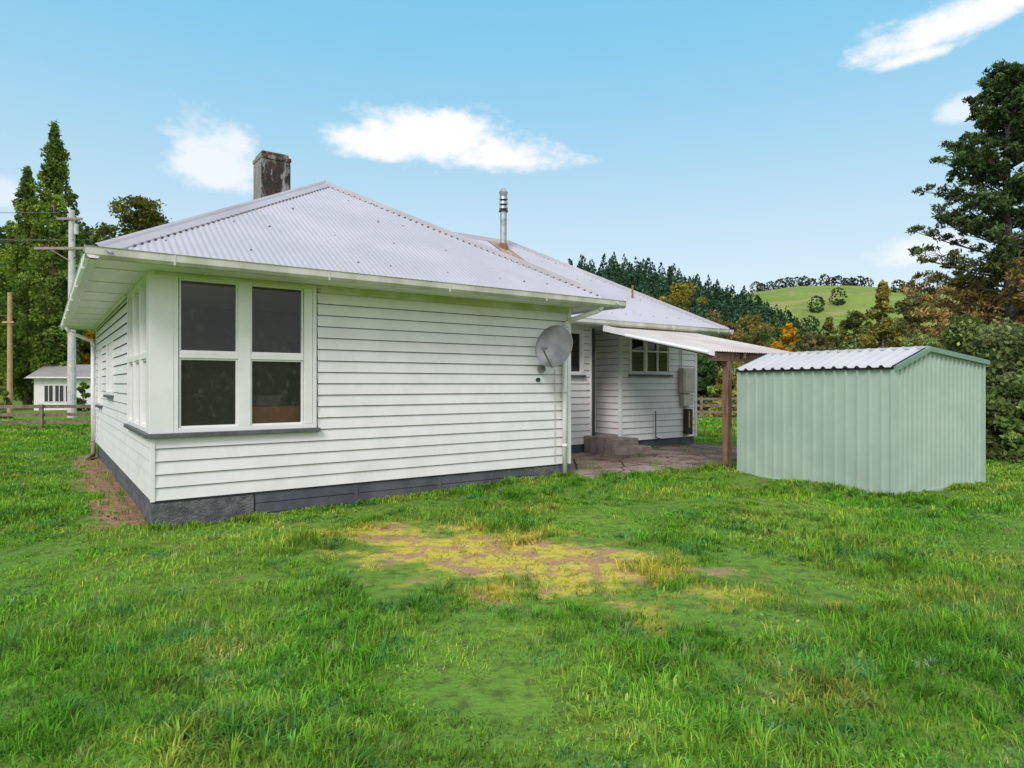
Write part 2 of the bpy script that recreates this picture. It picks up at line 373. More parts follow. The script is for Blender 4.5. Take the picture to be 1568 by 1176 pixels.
cap((-e,-e,ZE),(3.115,3.115,zw),hd); cap((6.83,-e,ZE),(3.115,3.115,zw),hd); cap((3.115,3.1,zw),(3.115,5.6,zw),PIT)
cap((3.43,5.93,zb),(9.23,5.93,zb),PIT); cap((13.26,1.9,ZE),(9.23,5.93,zb),hd); cap((13.26,9.96,ZE),(9.23,5.93,zb),hd); cap((-e,9.96,ZE),(3.43,5.93,zb),hd)
cp.build('ridge_capping',capm,H)
nb_=B()
def dot(x,y,z,r=.012): nb_.cyl((x,y,z),(x,y,z+.018),r,seg=6)
for run in (.35,1.2,2.05,2.9):
    s=run+.3+random.random()*.3
    while s<7.43-run-.2:
        if random.random()<.55: dot(-e+s,-e+run+random.uniform(-.02,.02),ZE+PIT*run+.002,random.choice((.007,.009,.013)))
        s+=.456
    s=6.83+e+.2
    while s<13.26-run-.3:
        dot(s,1.9+run,ZE+PIT*run+.002,.010); s+=.456
for k in range(48):  # dark dots paint the scalloped shadow along the hip cap edges
    tt=.25+k*.0735
    dot(6.83-tt-.115,-e+tt-.115,ZE+PIT*(tt-.115)-.004,.019)
    dot(-e+tt+.115,-e+tt-.115,ZE+PIT*(tt-.115)-.004,.019)
nb_.build('roof_fixings_and_cap_shade',simple('fixing_and_shade_dark',(.08,.07,.07),(.15,.09,.07),9,.7),H)
fl=B()
rp=lambda a,run,dz=.016:(a,1.9+run,ZE+PIT*run+dz)
fl.poly([rp(8.40,2.35),rp(8.85,2.35),rp(8.85,3.98),rp(8.40,3.98)])
fl.build('flue_flashing',simple('flashing_rust',(.44,.34,.26),(.30,.20,.14),3,.8,stretch=(4,1,1)),H)
gt=B()
def gutter(o,u,n,L,mi=0):
    w=.12; prof=[(0,-.085),(.02,-.105),(.09,-.105),(w,-.07),(w,.0),(w+.012,.012),(w-.006,.012),(w-.006,-.06),(.01,-.09)]
    k=len(gt.v); m_=len(prof)
    for s in (0,L):
        for (d_,z) in prof: gt.v.append((o[0]+u[0]*s+n[0]*(d_-.04),o[1]+u[1]*s+n[1]*(d_-.04),ZE+z-.012))
    for i in range(m_-1): gt.f.append((k+i,k+i+1,k+m_+i+1,k+m_+i)); gt.m.append(mi)
    gt.f.append(tuple(range(k,k+m_))); gt.m.append(mi); gt.f.append(tuple(range(k+2*m_-1,k+m_-1,-1))); gt.m.append(mi)
    s=.8
    while s<L-.2: gt.obox(o,u,n,s,s+.02,-.03,.086,ZE-.120,ZE-.01,mi); s+=1.7
gutter((-.69,-e),E,Sd,7.61); gutter((-e,-.675),N_,Wd,10.7,1)
gutter((6.83,-.6),N_,E,2.45); gutter((6.83,1.9),E,Sd,6.5); gutter((13.26,1.83),N_,E,8.2); gutter((-e,9.96),E,N_,13.9)
gt.box(-e+.001,6.82,-e+.025,-e+.05,ZS-.0,ZE-.02,1); gt.box(-e+.025,-e+.05,-e+.05,9.9,ZS-.0,ZE-.02,1)
gt.build('gutters',[gut,trim],H,bevel=.003)
dp=B()
dp.tube([(6.45,-.60,2.93),(6.42,-.55,2.86),(6.10,-.14,2.70),(6.08,-.085,2.60),(6.08,-.085,.12)],.04,seg=12)
for z in (2.4,1.5,.6): dp.cyl((6.08,-.085,z),(6.08,-.085,z+.04),.048,seg=12)
dp.tube([(-.60,9.0,2.93),(-.55,9.0,2.80),(-.12,9.1,2.62),(-.10,9.1,2.5),(-.10,9.1,.1)],.04,seg=12)
dp.tube([(-.10,9.1,.35),(-.10,8.9,.06),(-.25,8.4,.05)],.045,seg=10,mi=1)
dp.build('downpipes',[trim,stepm],H,smooth=True)
ch=B(); cx,cy=3.1,6.4
ch.box(cx-.32,cx+.32,cy-.32,cy+.32,4.6,6.52); ch.box(cx-.335,cx+.335,cy-.335,cy+.335,6.52,6.62); ch.box(cx-.29,cx+.29,cy-.29,cy+.29,6.62,6.70)
m,nt=newmat('chimney_render'); v=objc(nt)
c=mix(nt,ramp(nt,noise(nt,mapping(nt,v,loc=(3,1,0),scale=(2.6,2.6,.8)),2.2,7,.7,.6),.50,.60),(.038,.032,.030),(.34,.32,.31))
c=mix(nt,ramp(nt,noise(nt,v,6,6,.7),.55,.66),c,(.10,.05,.035))
gq=nd(nt,'ShaderNodeSeparateXYZ'); setin(nt,gq.inputs[0],v)
c=mix(nt,M(nt,'MULTIPLY',ramp(nt,M(nt,'ADD',gq.outputs[2],M(nt,'MULTIPLY',noise(nt,v,7,5),.9)),6.85,7.15),.5),c,(.20,.12,.05))
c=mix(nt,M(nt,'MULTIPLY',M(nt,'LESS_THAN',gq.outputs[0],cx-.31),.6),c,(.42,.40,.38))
bsdf(nt,c,.95,0,noise(nt,v,9,6,.7),1,.06)
ch.build('chimney',m,H,bevel=.03)
f_=B(); fx,fy=8.655,5.4
f_.cyl((fx,fy,5.0),(fx,fy,6.10),.085,seg=20); f_.cyl((fx,fy,5.05),(fx,fy,5.28),.15,.095,seg=20,mi=1)
f_.cyl((fx,fy,6.10),(fx,fy,6.13),.12,seg=20,mi=2)
for z in (6.17,6.29,6.41): f_.cyl((fx,fy,z),(fx,fy,z+.07),.115,.10,seg=20); f_.cyl((fx,fy,z-.05),(fx,fy,z+.02),.075,seg=20,mi=2)
f_.cyl((fx,fy,6.46),(fx,fy,6.60),.075,.115,seg=20); f_.cyl((fx,fy,6.60),(fx,fy,6.70),.115,.05,seg=20)
f_.cyl((11.1,3.2,3.7),(11.1,3.2,4.15),.025,seg=8,mi=1)
f_.build('stove_flue',[steel,rust,black],H)
mb=B()
mb.box(11.98,12.42,2.30,2.46,1.42,2.05,0); mb.box(12.02,12.38,2.285,2.30,1.46,2.01,0); mb.box(12.03,12.40,2.34,2.46,1.10,1.40,0)
mb.tube([(12.2,2.42,1.1),(12.2,2.42,.3)],.02,mi=0); mb.tube([(12.05,2.43,2.05),(12.05,2.43,2.9)],.015,mi=0)
mb.box(12.16,12.36,2.33,2.46,.38,1.02,1); mb.box(12.20,12.24,2.315,2.33,.55,.95,2)
mb.tube([(11.1,2.43,1.0),(11.1,2.43,.35),(11.3,2.43,.3)],.012,mi=1)
mb.cyl((5.55,-.06,1.72),(5.55,-.02,1.72),.035,mi=1,seg=12)
mb.tube([(5.9,-.045,1.9),(5.9,-.045,.35)],.008,mi=0,seg=6)
mb.build('meter_box',[simple('meter_paint',(.60,.57,.53),(.48,.46,.43),4,.5),black,simple('yellow_label',(.7,.40,.05),None,3,.5)],H,bevel=.004)
st=B(); st.box(8.95,10.05,2.0,2.52,-.1,.42); st.box(8.95,10.05,1.62,2.0,-.1,.26); st.box(8.78,8.95,1.75,2.45,-.1,.5); 
st.build('porch_steps',stepm,H,bevel=.015)
ln_=B()
lp=(2.88-2.25)/2.85
corr(ln_,(8.85,-.98),E,N_,3.05,lambda s:2.88,z0=2.25,pit=lp,seg=6,mi=0,amp=.008)
ln_.box(8.9,11.85,-.86,-.78,2.08,2.235,1)
for a in (8.9,9.8,10.8,11.8):
    k=len(ln_.v)
    for (y_,z_) in ((-.95,2.14),(1.85,2.14+lp*2.8),(1.85,2.235+lp*2.8),(-.95,2.235)):
        ln_.v.append((a,y_,z_)); ln_.v.append((a+.05,y_,z_))
    for q in ((0,2,4,6),(1,7,5,3),(0,1,3,2),(2,3,5,4),(4,5,7,6),(6,7,1,0)): ln_.f.append(tuple(k+i for i in q)); ln_.m.append(1)
ln_.box(9.42,9.54,-.86,-.74,-.1,2.08,1); ln_.box(11.75,11.87,-.86,-.74,-.1,2.08,1)
k=len(ln_.v)
for (y_,z_) in ((-1.0,2.16),(1.88,2.16+lp*2.88),(1.88,2.29+lp*2.88),(-1.0,2.29)):
    ln_.v.append((8.82,y_,z_)); ln_.v.append((8.845,y_,z_))
for q in ((0,2,4,6),(1,7,5,3),(0,1,3,2),(2,3,5,4),(4,5,7,6),(6,7,1,0)): ln_.f.append(tuple(k+i for i in q)); ln_.m.append(2)
ln_.tube([(8.8,-.9,2.22),(8.82,1.2,2.66)],.03,mi=2)
ln_.build('leanto_porch_roof',[lean,wood,trim],H)
# worn path: an uneven sheet with a ragged edge
NA,NB=90,48; pv=[];pf=[]
for j in range(NB+1):
    for i_ in range(NA+1):
        a=6.28+(12.9-6.28)*i_/NA; b=-.75+(2.45+.75)*j/NB; X_,Y_=loc2w(a,b)
        ed=min(a-6.28+.2,12.9-a,(b+.75)); nz_=float(vnoise(a,b,1.7,41))+.6*float(vnoise(a,b,5,42))
        z=.128+.012*nz_-(.09*max(0,1-ed/(.30+.5*max(0,nz_+.3))))*(1 if b<1.2 or a>12.4 else 0)
        pv.append((X_,Y_,z))
for j in range(NB):
    for i_ in range(NA):
        k=j*(NA+1)+i_; pf.append((k,k+1,k+NA+2,k+NA+1))
fast('concrete_path',pv,pf,conc,smooth=True)
rp_=B(); 
w0=[(8.3,10.9),(8.5,10.55),(10.6,10.0),(13,9.5),(13,9.9),(10.7,10.5)]
rp_.poly([(x,y,gz(x,y)+.04) for x,y in w0]); rp_.build('concrete_edging',conc)
# ---------------------------------------------------------------- dish
D=empty('satellite_dish',(0,0,0),0)
db=B(); wxp=loc2w(5.62,-.04); 
cxd,cyd,czd=PX(848,10.35),10.35,2.25
nrm=Vector((-.45,-.85,.28)).normalized()
rt=nrm.cross(Vector((0,0,1))).normalized(); up=rt.cross(nrm)
R0=.33; rings=7; segs=36
cen=Vector((cxd,cyd,czd))
k=len(db.v); db.v.append(tuple(cen-nrm*.08))
for i in range(1,rings+1):
    r=R0*i/rings
    for j in range(segs):
        a=2*math.pi*j/segs; db.v.append(tuple(cen+rt*(r*.95*math.cos(a))+up*(r*1.05*math.sin(a))-nrm*(.08-.08*(i/rings)**2)))
for j in range(segs): db.f.append((k,k+1+j,k+1+(j+1)%segs)); db.m.append(0)
for i in range(rings-1):
    for j in range(segs):
        a=k+1+i*segs+j; b_=k+1+i*segs+(j+1)%segs; db.f.append((a,b_,b_+segs,a+segs)); db.m.append(0)
for j in range(segs):
    a=2*math.pi*j/segs;a2=2*math.pi*(j+1)/segs
    q=lambda t:tuple(cen+rt*(R0*.95*math.cos(t))+up*(R0*1.05*math.sin(t)))
    db.cyl(q(a),q(a2),.008,seg=6,mi=1)
lnb=cen+nrm*.34-up*.16+rt*.02
db.tube([tuple(cen-up*.35-nrm*.03),tuple(lnb)],.014,mi=1); db.cyl(tuple(lnb),tuple(lnb+(cen-lnb).normalized()*.12),.035,.025,mi=1)
wall=Vector((wxp[0],wxp[1],2.05)); 
db.tube([tuple(cen-nrm*.08),tuple(cen-nrm*.14),tuple(wall+Vector((.05,-.22,.05))),tuple(wall+Vector((0,-.02,-.15)))],.022,mi=1)
db.cyl(tuple(wall+Vector((0,-.04,-.15))),tuple(wall+Vector((0,0.02,-.15))),.07,mi=1)
db.build('dish_reflector',[simple('dish_grey',(.15,.16,.175),(.21,.22,.235),6,.5,metal=.1),simple('dish_bracket',(.22,.22,.22),None,5,.5,metal=.4)],D,smooth=False)
# ---------------------------------------------------------------- shed
SA=math.atan2(.53,.848)
sh=empty('garden_shed',(5.56,9.51,0),SA)
def shedmat(name,c1,c2):
    return simple(name,c1,c2,1.5,.45,bs=.06,dirt=(.40,.45,.38),dscale=3,dlo=.55,dhi=.85)
gr=shedmat('shed_green',(.42,.53,.46),(.375,.485,.42)); gr2=shedmat('shed_trim_green',(.20,.31,.26),(.18,.28,.23))
sb=B(); LX=2.73; LY=2.74; ZN=1.91; ZP=2.19; XP=.877; ZR=2.02
def rib(s,wl=.19,w=.028,h=.026,sl=.014):
    d=abs((s+wl/2)%wl-wl/2)
    return h if d<w/2 else (h*(1-(d-w/2)/sl) if d<w/2+sl else 0)
def ribwall(o,u,n,L,topf,wl,mi=0,**kw):
    xs=set([0,L]); 
    k=0
    while k*wl<L+wl:
        c=k*wl
        for dd in (-.028,-.014,.014,.028,.09): 
            if 0<c+dd<L: xs.add(c+dd)
        k+=1
    if L==LX: xs.add(XP)
    xs=sorted(xs); b0=len(sb.v)
    for s in xs:
        d_=rib(s,wl)
        for z in (-.05,topf(s)): sb.v.append((o[0]+u[0]*s+n[0]*d_,o[1]+u[1]*s+n[1]*d_,z))
    for i in range(len(xs)-1): sb.f.append((b0+2*i,b0+2*i+2,b0+2*i+3,b0+2*i+1)); sb.m.append(mi)
top=lambda s: ZN+(ZP-ZN)*s/XP if s<XP else ZP+(ZR-ZP)*(s-XP)/(LX-XP)
ribwall((0,0),N_,Wd,LY,lambda s:ZN,.183); ribwall((0,0),E,Sd,LX,top,.137)
ribwall((LX,0),N_,E,LY,lambda s:ZR,.183); ribwall((0,LY),E,N_,LX,top,.137)
for (x,y) in ((0,0),(LX,0),(0,LY),(LX,LY)):
    sx=-1 if x==0 else 1; sy=-1 if y==0 else 1
    sb.box(min(x+sx*.03,x-sx*.05),max(x+sx*.03,x-sx*.05),min(y+sy*.03,y-sy*.05),max(y+sy*.03,y-sy*.05),-.05,(ZN if x==0 else ZR)-.003,0)
sb.box(-.032,.0,.05,LY-.05,-.03,.04,0); sb.box(.05,LX-.05,-.032,0,-.03,.04,0)
def barge(y0,y1,mi=1):
    for (xa,za,xb,zb_) in ((-.06,ZN-.02,XP,ZP),(XP,ZP,LX+.08,ZR-.005)):
        k=len(sb.v)
        for (x,z) in ((xa,za-.045),(xb,zb_-.045),(xb,zb_+.028),(xa,za+.028)): sb.v.append((x,y0,z)); sb.v.append((x,y1,z))
        for q in ((0,2,4,6),(1,7,5,3),(0,1,3,2),(2,3,5,4),(4,5,7,6),(6,7,1,0)): sb.f.append(tuple(k+i for i in q)); sb.m.append(mi)
barge(-.075,-.035); barge(LY+.035,LY+.075)
sb.box(-.045,-.03,0,LY,ZN-.045,ZN-.012,3); 
p1=(ZP-ZN)/XP
corr(sb,(-.09,-.035),N_,E,LY+.07,lambda s:XP+.09,z0=ZN-.09*p1+.012,pit=p1,mi=2,seg=16,wl=.183,prof=lambda s:rib(s,.183,.035,.035,.028))
p2=(ZP-ZR)/(LX-XP)
corr(sb,(LX+.09,-.035),N_,Wd,LY+.07,lambda s:LX+.09-XP,z0=ZR-.09*p2+.012,pit=p2,mi=2,seg=16,wl=.183,prof=lambda s:rib(s,.183,.035,.035,.028))
sb.box(XP-.07,XP+.07,-.03,LY+.03,ZP-.0,ZP+.035,2)
sb.build('shed_shell',[gr,gr2,shedroof,black],sh)
# ---------------------------------------------------------------- foliage
def folmat(name,trans=.25,rough=.6):
    m,nt=newmat(name)
    at=nd(nt,'ShaderNodeAttribute',attribute_name='Col'); 
    p=nd(nt,'ShaderNodeBsdfDiffuse'); setin(nt,p.inputs[0],at.outputs['Color'])
    t=nd(nt,'ShaderNodeBsdfTranslucent'); setin(nt,t.inputs[0],at.outputs['Color'])
    mx=nd(nt,'ShaderNodeMixShader'); mx.inputs[0].default_value=trans; nt.links.new(p.outputs[0],mx.inputs[1]); nt.links.new(t.outputs[0],mx.inputs[2])
    o=nd(nt,'ShaderNodeOutputMaterial'); nt.links.new(mx.outputs[0],o.inputs[0]); return m
leafm=folmat('leaves',.3); needle=folmat('needles',.15)
bark=simple('bark',(.15,.115,.09),(.24,.20,.17),6,.9,stretch=(3,3,.6),bs=.8,bd=.03)
LB=1.6
def quads(C,size,asp=1.8,flat=0.0):
    n=len(C)
    a=rng.normal(size=(n,3)); a[:,2]*=(1-flat); a/=np.linalg.norm(a,axis=1)[:,None]+1e-9
    b=rng.normal(size=(n,3)); b-= (b*a).sum(1)[:,None]*a; b/=np.linalg.norm(b,axis=1)[:,None]+1e-9
    s=np.asarray(size)*rng.uniform(.6,1.3,n); A=a*(s*.5*asp)[:,None]; Bv=b*(s*.5)[:,None]
    V=np.stack([C-A,C-A*.1+Bv,C+A,C-A*.1-Bv],1).reshape(-1,3)
    return V,np.arange(n*4).reshape(n,4)
def clumps(cent,rad,per,zsq=.7,shell=.5):
    C=[];I=[]
    for i,(c,r) in enumerate(zip(cent,rad)):
        n=int(per); d=rng.normal(size=(n,3)); d/=np.linalg.norm(d,axis=1)[:,None]
        rr=r*rng.uniform(shell**3,1,n)**(1/3)*rng.uniform(.7,1.25,n); p=d*rr[:,None]; p[:,2]*=zsq
        C.append(p+c); I.append(np.full(n,i))
    return np.concatenate(C),np.concatenate(I)
def tree(name,x,y,H,R,z0=.15,col=(.06,.1,.03),col2=None,nc=60,per=160,leaf=.22,prof='round',clr=None,mat=None,var=.35,zsq=.7,lean_=0,trunk=None):
    base=gz(x,y)-.2; e_=empty(name,(x,y,base))
    H+=.2
    cent=[];rad=[]
    def pr(t):
        if prof=='round': return math.sqrt(max(0,1-(2*t-.9)**2/1.25))*1.0
        if prof=='poplar': return (.55+.45*math.sin(min(t*2.2,1)*math.pi/2))*(1-t**2.2)**.8
        if prof=='cone': return (1-t)**.8*.95+.05
        if prof=='bush': return math.sqrt(max(0,1-t*t))
    cr=clr or R*.28
    for i in range(nc):
        t=random.random()**(1.05 if prof!='cone' else 1.4); a=random.uniform(0,2*math.pi); q=pr(t)*R*math.sqrt(random.uniform(.12,1))*random.uniform(.85,1.1)
        q=max(0,q-cr*.4)
        cent.append((q*math.cos(a)+lean_*t,q*math.sin(a),z0*H+t*(H-z0*H-cr*.5))); rad.append(cr*random.uniform(.5,1.3)*(1-.45*t if prof in('cone','poplar') else 1))
    C,I=clumps(np.array(cent),rad,per,zsq)
    V,Fc=quads(C,np.full(len(C),leaf))
    c1=np.array(col); c2=np.array(col2 if col2 else col)
    cm=rng.random(len(cent)); cc=c1[None]*(1-cm[:,None])+c2[None]*cm[:,None]; cc=cc*(1+rng.uniform(-var,var,len(cent)))[:,None]
    pc=np.minimum(cc[I]*rng.uniform(.65,1.35,len(I))[:,None]*LB,.8)
    fast('foliage',V,Fc,mat or leafm,np.repeat(pc,4,axis=0),e_)
    tb=B(); tr=trunk or max(.06,H*.018)
    pts=[(lean_*t_,0.05*math.sin(t_*9),H*t_*.93) for t_ in (0,.2,.4,.6,.8,1)]
    tb.tube(pts,[tr*(1-.85*i_/5) for i_ in range(6)],seg=10)
    for c_ in random.sample(cent,min(len(cent),26)):
        zt=max(.3,c_[2]-math.hypot(c_[0],c_[1])*random.uniform(.15,.6)); tt=zt/H
        tb.tube([(lean_*tt,0,zt),((c_[0]+lean_*tt)*.5,c_[1]*.5,(zt+c_[2])/2+.04*H*random.uniform(-.3,.5)*.5),c_],[tr*.45*(1-tt*.6),tr*.28*(1-tt*.6),tr*.08],seg=6)
    tb.build('trunk_and_limbs',bark,e_,smooth=True)
    return e_
def atpx(px,D,ytop): return PX(px,D),D,PZ(ytop,D)
x,y,h=atpx(84,44,188); tree('poplar_tree',x,y,h,2.25,.06,(.08,.13,.025),(.16,.21,.04),nc=480,per=60,leaf=.14,prof='poplar',clr=.44,zsq=1.5,var=.5)
x,y,h=atpx(42,46,256); tree('poplar_tree',x,y,h,2.1,.06,(.09,.14,.03),(.17,.23,.04),nc=340,per=60,leaf=.14,prof='poplar',clr=.44,zsq=1.5,var=.5)
x,y,h=atpx(212,40,298); tree('totara_tree',x,y,h,2.7,.3,(.045,.07,.016),(.15,.15,.03),nc=190,per=120,leaf=.12,prof='round',clr=.58,zsq=.5,var=.5)
x,y,h=atpx(150,50,385); tree('totara_tree',x,y,h,2.6,.2,(.04,.065,.02),(.08,.11,.03),nc=70,per=130,leaf=.2)
x,y,h=atpx(-5,52,395); tree('willow_tree',x,y,h,3.0,.10,(.20,.27,.04),(.13,.20,.03),nc=110,per=110,leaf=.18,clr=.6)
x,y,h=atpx(60,58,430); tree('willow_tree',x,y,h,3.4,.10,(.16,.22,.04),(.11,.17,.03),nc=110,per=110,leaf=.18,clr=.6)
x,y,h=atpx(-70,40,330); tree('willow_tree',x,y,h,2.8,.15,(.10,.16,.035),(.08,.13,.03),nc=80,per=130,leaf=.2)
x,y,h=atpx(66,43.5,478); tree('autumn_maple_tree',x,y+3.5,h,1.5,.05,(.50,.27,.015),(.26,.24,.03),nc=70,per=110,leaf=.15)
x,y,h=atpx(105,56,500); tree('garden_shrub',x,y,h,2.2,.0,(.08,.14,.03),(.20,.20,.04),nc=60,per=110,leaf=.18,prof='bush')
x,y,h=atpx(25,56,520); tree('garden_shrub',x,y,h,2.2,.0,(.10,.16,.03),(.18,.18,.04),nc=60,per=110,leaf=.18,prof='bush')
x,y,h=atpx(8,30,600); tree('garden_shrub',x,y,h,.5,.0,(.08,.13,.03),(.12,.16,.03),nc=20,per=90,leaf=.09,prof='bush')
x,y,h=atpx(128,40,585); tree('garden_shrub',x,y,h,.6,.0,(.07,.12,.03),(.10,.15,.03),nc=20,per=90,leaf=.1,prof='bush')
def bigtree(name,px,D,ytop):
    x,y,h=atpx(px,D,ytop); base=gz(x,y)-.2; e_=empty(name,(x,y,base)); tb=B(); cent=[];rad=[];cl=[]
    tb.tube([(0,0,0),(.1,0,h*.3),(0,.1,h*.6),(-.05,0,h*.97)],[.26,.2,.13,.03],seg=12)
    z=1.2
    while z<h-.2:
        t=z/h; L=(2.5*(1-t**3)+.3)*random.uniform(.5,1.12); a=random.uniform(0,2*math.pi); rise=random.uniform(.05,.5)
        p=[Vector((0,0,z))]
        for k_ in range(1,7):
            p.append(Vector((math.cos(a)*L*k_/6+random.uniform(-.08,.08),math.sin(a)*L*k_/6+random.uniform(-.08,.08),z+L*rise*k_/6+.10*k_*k_/36*L)))
        tb.tube([tuple(q) for q in p],[.06*(1-t*.6)*(1-.14*i_) for i_ in range(7)],seg=6)
        brown=max(0,min(1,(5.6-z)/2.0))
        for k_ in range(2,7):
            for s_ in range(3):
                tip=p[k_]+Vector((random.uniform(-.5,.5),random.uniform(-.5,.5),random.uniform(.0,.35)))*.8
                tb.cyl(tuple(p[k_-1]),tuple(tip),.012,.004,seg=4,cap=False)
                cent.append(tuple(p[k_]*.3+tip*.7)); rad.append(random.uniform(.14,.32)*(1-.3*t)); 
                base_c=np.array((.046,.070,.026))*(1-brown*.85)+np.array((.25,.155,.06))*brown*.85
                cl.append(base_c*random.uniform(.6,1.6))
        z+=.070 if z>3 else .075
    C,I=clumps(np.array(cent),rad,38,.6,.1); V,Fc=quads(C,np.full(len(C),.06),2.8)
    pc=np.array(cl)[I]*rng.uniform(.6,1.4,len(I))[:,None]*1.65
    fast('foliage',V,Fc,needle,np.repeat(pc,4,axis=0),e_); tb.build('trunk_and_limbs',bark,e_,smooth=True)
bigtree('cypress_tree',1545,22,96)
bigtree('cypress_tree',1665,25,60)
for (px,yt,Dd,R,c1,c2,nm) in (
 (1472,484,19,1.6,(.09,.14,.035),(.20,.24,.08),'hedge_shrub'),(1535,494,17,1.5,(.08,.12,.04),(.19,.22,.09),'hedge_shrub'),
 (1550,590,14.6,1.1,(.06,.10,.03),(.13,.17,.05),'hedge_shrub'),(1620,540,16,1.6,(.07,.12,.04),(.12,.16,.04),'hedge_shrub'),(1430,545,22,1.8,(.07,.11,.03),(.11,.15,.04),'hedge_shrub')):
    x,y,h=atpx(px,Dd,yt); tree(nm,x,y,h,R,.0,c1,c2,nc=110,per=170,leaf=.08,prof='bush',clr=R*.21,var=.5)
for (px,yt,Dd,R,c1,c2,nm,pf) in (
 (1352,430,46,2.5,(.24,.19,.045),(.15,.16,.04),'kowhai_tree','cone'),(1400,450,50,2.4,(.18,.16,.055),(.12,.14,.05),'kanuka_tree','round'),
 (1270,482,52,2.0,(.14,.13,.04),(.09,.12,.035),'kanuka_tree','cone'),(1308,475,56,2.2,(.15,.14,.04),(.09,.12,.04),'kanuka_tree','round'),
 (1040,435,60,3.4,(.14,.15,.03),(.23,.19,.035),'birch_tree','round'),(1095,478,58,2.4,(.11,.11,.04),(.17,.13,.045),'birch_tree','round'),
 (1150,487,60,2.8,(.13,.14,.04),(.20,.16,.05),'kanuka_tree','round'),(1208,496,55,1.4,(.48,.28,.015),(.42,.20,.015),'autumn_maple_tree','round'),
 (1245,512,50,2.0,(.13,.11,.05),(.10,.11,.04),'kanuka_tree','round'),(985,455,62,2.8,(.08,.11,.025),(.13,.14,.04),'kanuka_tree','round'),
 (1080,545,36,1.3,(.035,.075,.025),(.06,.10,.035),'garden_shrub','bush'),(1125,560,34,1.6,(.24,.22,.04),(.12,.16,.04),'garden_shrub','bush'),(1175,560,38,2.4,(.07,.11,.03),(.12,.15,.04),'garden_shrub','bush'),
 (1455,500,44,2.6,(.16,.14,.06),(.11,.12,.05),'kanuka_tree','round'),(1560,480,40,3.2,(.12,.12,.045),(.08,.11,.04),'kanuka_tree','round')):
    x,y,h=atpx(px,Dd,yt); tree(nm,x,y,h,R,.12 if pf!='bush' else 0,c1,c2,nc=110,per=110,leaf=.14,prof=pf,clr=R*.21,var=.5)
def forest(name,items,mat,leaf,per,conif=True,k=1.4):
    Cs=[];cs=[];sz=[]
    for (x,y,h,r,c_) in items:
        n=per; z0=gz(x,y)-.3
        t=rng.random(n)**1.25
        if conif: rr=r*((1-t)**.85)*(.8+.2*np.sin(t*34+x))*np.sqrt(rng.uniform(.25,1,n)); 
        else: rr=r*np.sqrt(np.clip(1-(2*t-.95)**2*.95,0,1))*np.sqrt(rng.uniform(.3,1,n)); 
        a=rng.uniform(0,2*np.pi,n)
        Cs.append(np.stack([x+rr*np.cos(a),y+rr*np.sin(a),z0+h*(.04+.96*t)],1)); cs.append(np.array(c_)[None]*k*rng.uniform(.5,1.5,n)[:,None]*(1+.25*np.sin(a*3+t*9))[:,None])
        sz.append(np.full(n,leaf)*(1-.5*t if conif else 1))
    V,Fc=quads(np.concatenate(Cs),np.concatenate(sz),1.5); fast(name,V,Fc,mat,np.repeat(np.concatenate(cs),4,axis=0))
it_=[]
for Dd in np.arange(92,165,5.0):
    px=700+random.uniform(0,8)
    while px<1262:
        az=azp(px); Rr=Dd; x_=Rr*math.sin(az)+random.uniform(-1.2,1.2); y_=Rr*math.cos(az)+random.uniform(-2,2)
        lim=1262 if Dd<130 else 1215
        if px<lim:
            k_=random.uniform(.85,1.2); c_=np.array((.036,.072,.040))*random.uniform(.7,1.4)
            if Dd<100 and random.random()<.3: c_=np.array((.10,.13,.04))
            it_.append((x_,y_,6.8*k_,2.7*k_,c_))
        px+=1003/Dd*1.9*random.uniform(.7,1.3)
forest('pine_forest',it_,needle,.55,200)
it_=[]
for Dd in np.arange(75,165,9.0):
    px=-700
    while px<330:
        az=azp(px); it_.append((Dd*math.sin(az)+random.uniform(-2,2),Dd*math.cos(az)+random.uniform(-2,2),random.uniform(5,8.5),random.uniform(2.4,3.6),np.array((.055,.09,.035))*random.uniform(.6,1.6)))
        px+=1003/Dd*4*random.uniform(.7,1.3)
forest('bush_forest',it_,leafm,.7,150,False)
it_=[]
for px in (1158,1166,1180,1195,1206,1219,1231,1243,1262,1272,1284,1297,1304,1315,1327):
    az=azp(px); Rr=258; it_.append((Rr*math.sin(az),Rr*math.cos(az),random.uniform(3.2,5.5),random.uniform(1.8,2.9),np.array((.05,.07,.035))*random.uniform(.7,1.3)))
for px,Rr,h_ in ((1250,195,4.5),(1283,200,5),(1375,230,4),(1240,180,4),(1420,200,5),(1445,240,4.5),(1340,190,3)):
    az=azp(px); it_.append((Rr*math.sin(az),Rr*math.cos(az),h_,2.3,np.array((.05,.08,.03))))
for k_ in range(90):
    px=random.uniform(1225,1560); Rr=random.uniform(110,165); az=azp(px)
    it_.append((Rr*math.sin(az),Rr*math.cos(az),random.uniform(2.5,5),random.uniform(1.6,2.6),random.choice([np.array((.15,.16,.06)),np.array((.08,.12,.045)),np.array((.24,.19,.11))])))
forest('hill_trees',it_,leafm,.55,180,False,1.15)
